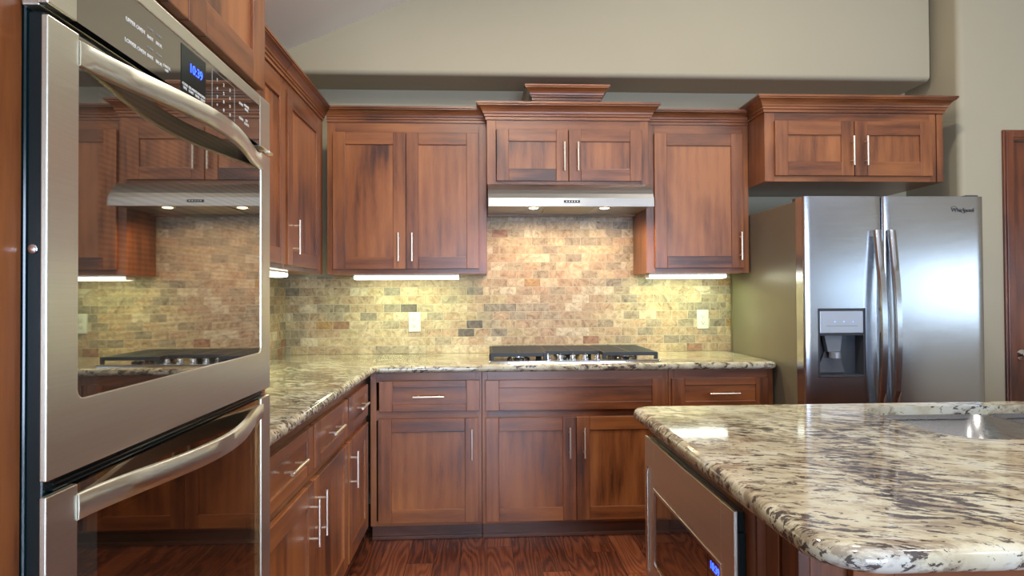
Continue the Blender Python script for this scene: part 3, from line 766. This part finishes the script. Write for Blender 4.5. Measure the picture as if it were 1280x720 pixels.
for (a, b_, c, d) in ((SX0 - .02, SX0 + .003, SY0 - .02, SY1 + .02), (SX1 - .003, SX1 + .02, SY0 - .02, SY1 + .02), (SX0 + .003, SX1 - .003, SY0 - .02, SY0 + .003), (SX0 + .003, SX1 - .003, SY1 - .003, SY1 + .02)): fl.box(a, b_, c, d, .8735, .8752)
fl.build('rim_flange', SINK, sk)

# ---------------------------------------------------------------- island cabinet (world axes)
isl = thing('island_cabinet', 'wooden island cabinet under the granite top, holding the built-in microwave', 'cabinet', (2.7, -2.36, 0))
b = W2(isl); A0, A1, B0, B1 = 1.739, 3.99, -2.83, -1.93
MY0, MY1, MZ0, MZ1 = -2.612, -1.978, .432, .829     # microwave cut-out
b.box(2.33, 2.345, B0, B1, .09, .66, 0)
b.box(A0, A0 + .0002 + .018, B0, MY0 - .0, .09, .8745, 0); b.box(A0, A0 + .018, MY1, B1, .09, .8745, 0); b.box(A0, A0 + .018, MY0, MY1, .09, MZ0 - .002, 0); b.box(A0, A0 + .018, MY0, MY1, MZ1 + .003, .8745, 1)
b.box(A0 + .018, A1, B0, B0 + .018, .09, .8745, 0); b.box(A0 + .018, A1, B1 - .018, B1, .09, .8745, 0); b.box(A1 - .018, A1, B0 + .018, B1 - .018, .09, .8745, 0)
b.box(A0 + .018, A1 - .018, B0 + .018, B1 - .018, .09, .108, 1); b.box(A0 + .018, 2.33, MY0 - .02, B1 - .018, MZ0 - .02, MZ0 - .002, 1)
b.build('carcass', WX, isl)
f = W2(isl); F0, F1 = 1.720, 1.7387
f.box(F0, F1, B1 - .05 + .002, B1, .09, .8745, 0); f.box(F0, F1, -2.668, MY0, .09, .8745, 0)
f.box(F0 + .010, F1, -2.676, -2.668, .09, .8745, 0); f.box(F0, F1, -2.714, -2.676, .09, .8745, 0); f.box(F0 + .010, F1, -2.722, -2.714, .09, .8745, 0); f.box(F0 - .003, F1, -2.765, -2.722, .09, .8745, 0); f.box(F0 + .008, F1, -2.775, -2.765, .09, .8745, 0); f.box(F0 - .001, F1, B0, -2.775, .09, .8745, 0)
f.box(F0, F1, MY0, B1 - .048, MZ1 + .003, .8745, 1); f.box(F0, F1, MY0, B1 - .048, .39, MZ0 - .004, 1); f.box(F0, F1, MY0, B1 - .048, .09, .13, 1)
f.build('face_frame', WX, isl, bevel=.0012)
# drawer below the microwave
d = W2(isl); y0, y1, z0, z1 = -2.62, -1.965, .115, .405; xF = 1.701; xB = 1.7197; s = .065
d.box(xF, xB, y0, y0 + s, z0, z1, 0); d.box(xF, xB, y1 - s, y1, z0, z1, 0); d.box(xF, xB, y0 + s, y1 - s, z1 - s, z1, 1); d.box(xF, xB, y0 + s, y1 - s, z0, z0 + s, 1); d.box(xF + .009, xB, y0 + s - .003, y1 - s + .003, z0 + s - .003, z1 - s + .003, 1)
dd = d.build('drawer', [WV, wood('stained_alder_side', 'Y', off=4.4)], isl, bevel=.002)
h = W2(isl); h.tube([(xF - .03, -2.37, .30), (xF - .03, -2.21, .30)], .0055)
for y in (-2.34, -2.24): h.tube([(xF + .001, y, .30), (xF - .03, y, .30)], .0045, 8)
h.build('handle', NICKEL, dd, smooth=True)
# near end panels
for k in range(3):
    x0 = 1.80 + k * .72; x1 = x0 + .66; d = W2(isl); yF, yB = B0 - .0185, B0 - .0005; s = .069; z0, z1 = .115, .86
    d.box(x0, x0 + s, yF, yB, z0, z1, 0); d.box(x1 - s, x1, yF, yB, z0, z1, 0); d.box(x0 + s, x1 - s, yF, yB, z1 - s, z1, 1); d.box(x0 + s, x1 - s, yF, yB, z0, z0 + s, 1); d.box(x0 + s - .003, x1 - s + .003, yF + .009, yB, z0 + s - .003, z1 - s + .003, 2)
    d.build('end_panel', WX, isl, bevel=.002)
# far side doors facing the range
for k in range(3):
    x0 = 1.80 + k * .72; x1 = x0 + .66; d = W2(isl); yF, yB = B1 + .0185, B1 + .0005; s = .069; z0, z1 = .115, .86
    d.box(x0, x0 + s, yF, yB, z0, z1, 0); d.box(x1 - s, x1, yF, yB, z0, z1, 0); d.box(x0 + s, x1 - s, yF, yB, z1 - s, z1, 1); d.box(x0 + s, x1 - s, yF, yB, z0, z0 + s, 1); d.box(x0 + s - .003, x1 - s + .003, yF - .009, yB, z0 + s - .003, z1 - s + .003, 2)
    d.build('door', WX, isl, bevel=.002)
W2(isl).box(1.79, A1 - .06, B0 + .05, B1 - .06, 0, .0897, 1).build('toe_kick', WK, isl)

# ---------------------------------------------------------------- microwave
mw = thing('microwave', 'built-in stainless microwave with dark glass window in the island side', 'microwave', (1.95, -2.295, .432))
MX = 1.696; ma, mb = -2.628, -1.966; mz0, mz1 = .418, .842
W2(mw).box(1.741, 2.18, MY0 + .008, MY1 - .008, .4335, MZ1 - .004).build('body', BLACKPL, mw)
q = W2(mw); q.box(1.7035, 1.7195, ma + .004, mb - .004, mz0 + .004, mz1 - .003)
q.box(1.7035, 1.719, ma - .002, ma + .004, .60, .80)
q.build('trim_kit', BLACK, mw, bevel=.0015)
q = W2(mw)   # steel face with a window opening; window y from -2.545 to -2.052, z .487-.708
wy0, wy1, wz0, wz1 = -2.560, -2.056, .488, .709
q.box(MX, 1.7032, ma, wy0, mz0, mz1); q.box(MX, 1.7032, wy1, mb, mz0, mz1); q.box(MX, 1.7032, wy0, wy1, wz1, mz1); q.box(MX, 1.7032, wy0, wy1, mz0, wz0)
face = q.build('front_face', steel('brushed_steel_microwave', 'Y', (.88, .87, .76), .38), mw, bevel=.0012)
q = W2(mw); t_ = .006
q.box(MX - .002, 1.702, wy0, wy1, wz1 - t_, wz1 + .001); q.box(MX - .002, 1.702, wy0, wy1, wz0 - .001, wz0 + t_); q.box(MX - .002, 1.702, wy1 - t_, wy1 + .001, wz0 + t_, wz1 - t_); q.box(MX - .002, 1.702, wy0 - .001, wy0 + t_, wz0 + t_, wz1 - t_)
q.build('window_frame', CHROME, face, bevel=.001)
W2(mw).box(MX + .002, 1.703, -2.478, wy1 - t_ - .0003, wz0 + t_, wz1 - t_).build('window_glass', GL_MW, face)
ctl = W2(mw).box(MX + .002, 1.703, wy0 + t_ + .0003, -2.481, wz0 + t_, wz1 - t_).build('keypad', GL_MW, face)
text('clock_digits', '10:39', .024, BLUE, ctl, wl(mw, MX + .0016, -2.519, .682), (R(90), 0, R(-90)))
for i, row in enumerate(('1 2 3', '4 5 6', '7 8 9', '0')):
    for j, ch in enumerate(row.split()): text('panel_print', ch, .010, GREYMK, ctl, wl(mw, MX + .0016, -2.502 - j * .018, .650 - i * .022), (R(90), 0, R(-90)))
# vertical pull slot at the far edge
q = W2(mw); q.tube([(MX - .001, -2.008, .450), (MX - .004, -2.008, .462), (MX - .004, -2.008, .742), (MX - .001, -2.008, .754)], .0038, 10)
q.build('handle', CHROME, face, smooth=True)
W2(mw).box(MX - .0012, MX - .0002, -2.004, -1.994, .447, .757).build('handle_recess', BLACK, face)

# ---------------------------------------------------------------- range hood
hd = thing('range_hood', 'slim stainless under-cabinet range hood above the cooktop', 'range hood', (1.693, -.25, 1.75))
hx0, hx1 = 1.239, 2.147
m = W2(hd)
pf = [(-.012, 1.885), (-.012, 1.775), (-.055, 1.768), (-.075, 1.7495), (-.09, 1.7495), (-.095, 1.762), (-.475, 1.762), (-.482, 1.7495), (-.502, 1.7495), (-.498, 1.7965), (-.482, 1.822), (-.462, 1.846), (-.438, 1.869), (-.415, 1.885)]
m.prism(pf, hx0, hx1, 'X')
m.build('hood_shell', [STEEL_X], hd, bevel=.0012)
m = W2(hd); m.box(1.56, 1.84, -.44, -.13, 1.757, 1.7618); m.build('grease_filter', plain('filter_mesh', (.35, .34, .30), .4, .8), hd, bevel=.001)
m = W2(hd); m.box(1.650, 1.738, -.5045, -.5015, 1.770, 1.784); hp = m.build('button_panel', BLACKPL, hd, bevel=.004, seg=3)
for k in range(5):
    W2(hd).lathe((1.665 + k * .0145, -.5045, 1.777), [(.0026, 0), (.0026, -.001), (.001, -.0014)], 'Y', 12).build('button', NICKEL, hp, smooth=True)
for x in (1.495, 1.895):
    hl = W2(hd).lathe((x, -.385, 1.7615), [(.001, -.004), (.030, -.004), (.036, -.003), (.038, 0)], 'Z', 24).build('hood_lamp', CHROME, hd, smooth=True)
    W2(hd).lathe((x, -.385, 1.7572), [(.001, -.004), (.018, -.0035), (.026, 0)], 'Z', 20).build('bulb', LAMPW, hl, smooth=True)
    l = bpy.data.lights.new('hood_lamp_light', 'SPOT'); l.energy = 22; l.color = (1, .74, .42); l.spot_size = R(165); l.spot_blend = .5; l.shadow_soft_size = .025
    o = bpy.data.objects.new('hood_lamp_light', l); COL.objects.link(o); o.location = (x, -.385, 1.748); o.rotation_euler = (R(8), 0, 0)

# ---------------------------------------------------------------- under-cabinet lights
def undercab(label, x0, x1, y, rz, power, zt=UB):
    """centred root; long axis along local x"""
    ln = x1 - x0
    if rz: loc = (y, (x0 + x1) / 2, zt - .028)
    else: loc = ((x0 + x1) / 2, y, zt - .028)
    t = thing('under_cabinet_light', label, 'light', loc, rz, 'under-cabinet lights')
    MB().box(-ln / 2, ln / 2, -.045, .045, .020, .0275).box(-ln / 2 - .004, -ln / 2, -.045, .045, .002, .0275).box(ln / 2, ln / 2 + .004, -.045, .045, .002, .0275).build('housing', FIXT, t, bevel=.001)
    pr = [(-.042, .0198), (-.044, .010), (-.036, .002), (-.02, 0), (.02, 0), (.036, .002), (.044, .010), (.042, .0198)]
    MB().prism(pr, -ln / 2, ln / 2, 'X').build('diffuser', TUBE, t)
    l = bpy.data.lights.new('tube_light', 'AREA'); l.shape = 'RECTANGLE'; l.size = ln; l.size_y = .08; l.energy = power; l.color = (.84, 1.0, .38)
    o = bpy.data.objects.new('tube_light', l); COL.objects.link(o); o.parent = t; o.location = (0, 0, -.004); o.rotation_euler = (R(14), 0, 0)
undercab('glowing tube light under the wall cabinet left of the hood', .478, 1.07, -.235, 0, 4.4)
undercab('glowing tube light under the wall cabinet beside the refrigerator', 2.178, 2.632, -.235, 0, 4.4)
undercab('tube light under the left wall cabinets, mostly hidden by their edge', -1.5, -.72, .20, R(90), 5)

# ---------------------------------------------------------------- cooktop
ck = thing('gas_cooktop', 'stainless gas cooktop with five knobs and black grates on the back counter', 'cooktop', (1.693, -.34, .9145))
kx0, kx1, ky0, ky1 = 1.236, 2.150, -.600, -.085
m = W2(ck); m.loft([[(x, y, z) for x, y in rrect(kx0 + i, kx1 - i, ky0 + i, ky1 - i, .012)] for i, z in ((0, .9146), (0, .922), (.004, .926), (.02, .9245))])
m.build('base_pan', CHROME, ck, smooth=True, angle=30)
burn = [(1.40, -.22, .035), (1.40, -.46, .045), (1.693, -.24, .060), (1.985, -.22, .045), (1.985, -.46, .035)]
for x, y, r in burn:
    m = W2(ck); m.lathe((x, y, .9247), [(r + .018, 0), (r + .016, .005), (r, .010), (r, .016), (.001, .016)], 'Z', 28)
    bo = m.build('burner', CHROME, ck, smooth=True, angle=35)
    W2(ck).lathe((x, y, .9409), [(r - .004, 0), (r - .002, .006), (r - .008, .009), (.001, .009)], 'Z', 28).build('burner_cap', CASTIRON, bo, smooth=True, angle=35)
def grate(poly_bars, frame):
    m = W2(ck)
    zt = .9655
    def bar(p, q, wd=.012, zb=zt - .016):
        p, q = Vector(p), Vector(q); d = (q - p).normalized(); nn = Vector((-d.y, d.x)) * wd / 2
        m.prism([tuple(p - nn), tuple(q - nn), tuple(q + nn), tuple(p + nn)], zb, zt, 'Z')
    for i in range(len(frame)): bar(frame[i], frame[(i + 1) % len(frame)], .014, zt - .020)
    for p, q in poly_bars: bar(p, q)
    for x, y in frame[:]: m.box(x - .009, x + .009, y - .009, y + .009, .9262, zt - .001)
    return m.build('grate', CASTIRON, ck, bevel=.0025)
def hb_(x0, x1, y0, y1, nx, ny):
    out = []
    for i in range(1, ny): y = y0 + (y1 - y0) * i / ny; out.append(((x0, y), (x1, y)))
    for i in range(1, nx): x = x0 + (x1 - x0) * i / nx; out.append(((x, y0), (x, y1)))
    return out
grate(hb_(1.256, 1.535, -.565, -.115, 2, 17), [(1.256, -.565), (1.535, -.565), (1.535, -.115), (1.256, -.115)])
grate(hb_(1.550, 1.836, -.475, -.115, 2, 14), [(1.550, -.475), (1.836, -.475), (1.836, -.115), (1.550, -.115)])
grate(hb_(1.851, 2.130, -.565, -.115, 2, 17), [(1.851, -.565), (2.130, -.565), (2.130, -.115), (1.851, -.115)])
for k in range(5):
    x = 1.553 + k * .067
    m = W2(ck); m.lathe((x, -.535, .9247), [(.020, 0), (.020, .004), (.015, .006), (.0145, .022), (.012, .025), (.001, .025)], 'Z', 20)
    m.box(x - .0035, x + .0035, -.552, -.518, .947, .958)
    m.build('knob', CHROME, ck, smooth=True, angle=35)

# ---------------------------------------------------------------- wall outlets
def outlet(xc, zc, label):
    t = thing('wall_outlet', label, 'outlet', (xc, -.0095, zc), 0, 'wall outlets')
    pl_ = MB(); pl_.loft([[(x, y, z) for x, z in rrect(-.0365 + i, .0365 - i, -.060 + i, .060 - i, .004, 3)] for i, y in ((0, 0), (0, -.004), (.003, -.0065))])
    cp_o = pl_.build('cover_plate', OUTLET, t, smooth=True, angle=30)
    for s in (-1, 1):
        r_ = MB(); r_.loft([[(x, y, z + s * .0205) for x, z in rrect(-.0165 + i, .0165 - i, -.0145 + i, .0145 - i, .009, 4)] for i, y in ((0, -.0066), (0, -.0085), (.001, -.009))])
        rc = r_.build('receptacle', OUTLET, cp_o, smooth=True, angle=30)
        sl = MB(); z = s * .0205
        sl.box(-.0075, -.0055, -.0096, -.0089, z - .001, z + .008); sl.box(.0055, .0075, -.0096, -.0089, z, z + .007)
        sl.lathe((0, -.0089, z - .0075), [(.001, 0), (.0028, 0), (.0028, -.0007), (.001, -.0007)], 'Y', 10)
        sl.build('slot', SLOT, cp_o)
    sw = MB(); sw.lathe((0, -.0064, 0), [(.003, 0), (.003, -.001), (.001, -.0015)], 'Y', 10); sw.build('screw', NICKEL, cp_o)
outlet(.789, 1.109, 'white duplex wall outlet on the tiles left of the cooktop')
outlet(2.586, 1.113, 'white duplex wall outlet on the tiles beside the refrigerator')

# ---------------------------------------------------------------- refrigerator
fr = thing('refrigerator', 'stainless side-by-side refrigerator with ice and water dispenser, right of the counter', 'refrigerator', (3.21, -.48, 0))
fx0, fx1, FD, FZ = 2.757, 3.664, -.917, 1.741
m = W2(fr); m.box(fx0 + .002, fx1 - .002, -.838, -.06, .03, FZ - .012); m.box(fx0 + .03, fx1 - .03, -.80, -.10, 0, .03)
m.build('body', FRSIDE, fr, bevel=.004)
def fdoor(x0, x1, hole=None, bow=.006):
    """door slab with a slightly bowed front and an optional rectangular opening"""
    m = W2(fr); z0, z1 = .09, FZ; yb = -.842
    def yf(x, cx=(fx0 + fx1) / 2): return FD + bow * ((x - (x0 + x1) / 2) / ((x1 - x0) / 2)) ** 2 * .5
    xs = [x0, x0 + .004, x0 + .010] + [x0 + .010 + (x1 - x0 - .020) * i / 14 for i in range(1, 14)] + [x1 - .010, x1 - .004, x1]
    if hole: xs = sorted(set([x for x in xs if abs(x - hole[0]) > .008 and abs(x - hole[1]) > .008] + [hole[0], hole[1]]))
    ys = []
    for x in xs:
        e = min(x - x0, x1 - x); y = yf(x)
        if e < .0005: y += .010
        elif e < .006: y += .003
        ys.append(y)
    zs = [z0, z1] if not hole else [z0, hole[2], hole[3], z1]
    V = []; Fc = []
    n = len(xs); k = len(zs)
    for z in zs: V += [(x, y, z) for x, y in zip(xs, ys)]
    for j in range(k - 1):
        for i in range(n - 1):
            if hole and j == 1 and xs[i] >= hole[0] - 1e-6 and xs[i + 1] <= hole[1] + 1e-6: continue
            Fc.append((j * n + i, j * n + i + 1, (j + 1) * n + i + 1, (j + 1) * n + i))
    m.add(V, Fc)
    # sides, back, top and bottom
    top = [(x, y, z1) for x, y in zip(xs, ys)] + [(x1, yb, z1), (x0, yb, z1)]; bot = [(p[0], p[1], z0) for p in top]
    m.add(top, [tuple(range(len(top)))]); m.add(bot, [tuple(range(len(bot)))])
    if not hole: m.add([(x0, yb, z0), (x1, yb, z0), (x1, yb, z1), (x0, yb, z1)], [(0, 1, 2, 3)])
    m.add([(x0, ys[0], z0), (x0, yb, z0), (x0, yb, z1), (x0, ys[0], z1)], [(0, 1, 2, 3)])
    m.add([(x1, ys[-1], z0), (x1, yb, z0), (x1, yb, z1), (x1, ys[-1], z1)], [(0, 1, 2, 3)])
    return m.build('refrigerator_door', STEEL_FR, fr, smooth=True, angle=60)
DH = (2.828, 3.055, .868, 1.194)
dL = fdoor(fx0, 3.1465, DH); dR = fdoor(3.1545, fx1)
W2(fr).box(3.12, 3.18, -.8415, -.8385, .09, 1.72).build('door_gasket', BLACKPL, fr)
def fhandle(par, x):
    h = W2(fr); N = 24; R_ = []
    for i in range(N + 1):
        s = i / N; z = .60 + (1.575 - .60) * s
        b = .014 + max(0, math.sin(PI * s)) * .042
        y = FD - .006 - b; w_ = .0175
        R_.append([(x - w_, y + .012, z), (x - w_, y - .002, z), (x - w_ + .005, y - .008, z), (x + w_ - .005, y - .008, z), (x + w_, y - .002, z), (x + w_, y + .012, z)])
    h.loft(R_)
    for z in (.60, 1.545): h.box(x - .0165, x + .0165, FD - .012, FD + .004, z, z + .03)
    h.build('handle', STEEL_FR, par, smooth=True, angle=50)
fhandle(dL, 3.112); fhandle(dR, 3.184)
# dispenser: recessed lined niche with control panel, chute and paddle
dp = W2(fr); x0, x1, z0, z1 = DH; yb = -.845; y0 = FD + .002
dp.box(x0, x0 + .004, y0, yb, z0, z1); dp.box(x1 - .004, x1, y0, yb, z0, z1); dp.box(x0 + .004, x1 - .004, y0, yb, z0, z0 + .006); dp.box(x0 + .004, x1 - .004, y0, yb, z1 - .006, z1); dp.box(x0, x1, yb, yb + .003, z0, z1)
dpo = dp.build('dispenser_recess', DKGREY, dL)
dc = W2(fr); dc.box(x0 + .006, x1 - .006, y0 - .001, y0 + .02, 1.078, z1 - .009); dcp = dc.build('dispenser_panel', SILVERPL, dL, bevel=.002)
dc = W2(fr); dc.box(x0 + .006, x1 - .006, y0 + .001, y0 + .03, 1.066, 1.078); dc.build('dispenser_lip', BLACKPL, dcp)
for k in range(3):
    W2(fr).box(2.905 + k * .045, 2.911 + k * .045, y0 - .0016, y0 - .0008, 1.130, 1.136).build('indicator_light', emit('indicator_blue', (.25, .3, 1.0), 1.6) if k == 0 else bpy.data.materials['indicator_blue'], dcp)
dc = W2(fr); dc.box(2.865, 3.02, y0 - .0014, y0 - .0008, 1.1105, 1.114); dc.build('panel_print', GREYMK, dcp)
dc = W2(fr); dc.prism([(2.868, 1.066), (2.958, 1.066), (2.948, .985), (2.885, .985)], y0 + .022, y0 + .052, 'Y'); dc.lathe((2.917, y0 + .018, .985), [(.028, -.03), (.026, 0)], 'Z', 16); dc.build('ice_chute', plain('chute_grey', (.16, .17, .19), .25), dpo, bevel=.002)
dc = W2(fr); dc.prism([(2.905, 1.03), (2.945, 1.03), (2.985, .882), (2.845, .882)], y0 + .054, y0 + .060, 'Y'); dc.build('paddle', plain('paddle_grey', (.10, .10, .11), .35), dpo)
fm = W2(fr); rim = .0035
fm.box(x0 - rim, x0, y0 - .004, y0 + .004, z0, z1); fm.box(x1, x1 + rim, y0 - .004, y0 + .004, z0, z1); fm.box(x0 - rim, x1 + rim, y0 - .004, y0 + .004, z1, z1 + rim)
fm.build('dispenser_rim', BLACKPL, dL)
W2(fr).box(x0 - rim, x1 + rim, y0 - .004, y0 + .006, z0 - .004, z0).build('drip_edge', CHROME, dL)
# maker's mark on the right door
l_ = fr.location
text('maker_mark', 'Whirlpool', .028, LOGO, dR, (3.556 - l_.x, FD - .0004 - l_.y, 1.674), (R(90), 0, 0), extrude=.0006)
sw = W2(fr)
ring = [(3.512 + .014 * math.cos(a), FD - .0002, 1.686 + .0055 * math.sin(a)) for a in [R(20 + 300 * i / 20) for i in range(21)]]
sw.tube(ring, .0011, 6); sw.tube([(3.522, FD - .0002, 1.682), (3.56, FD - .0002, 1.659), (3.59, FD - .0002, 1.668)], [.0006, .0011, .0004], 6)
sw.build('maker_swoosh', LOGO, dR, smooth=True)
hg = W2(fr); hg.box(3.59, 3.65, -.90, -.80, FZ - .0115, FZ + .010); hg.build('hinge_cover', DKGREY, fr, bevel=.003)
hg = W2(fr); hg.box(fx0 + .015, fx0 + .075, -.84, -.78, FZ - .0115, FZ + .008); hg.build('hinge_cover', DKGREY, fr, bevel=.003)
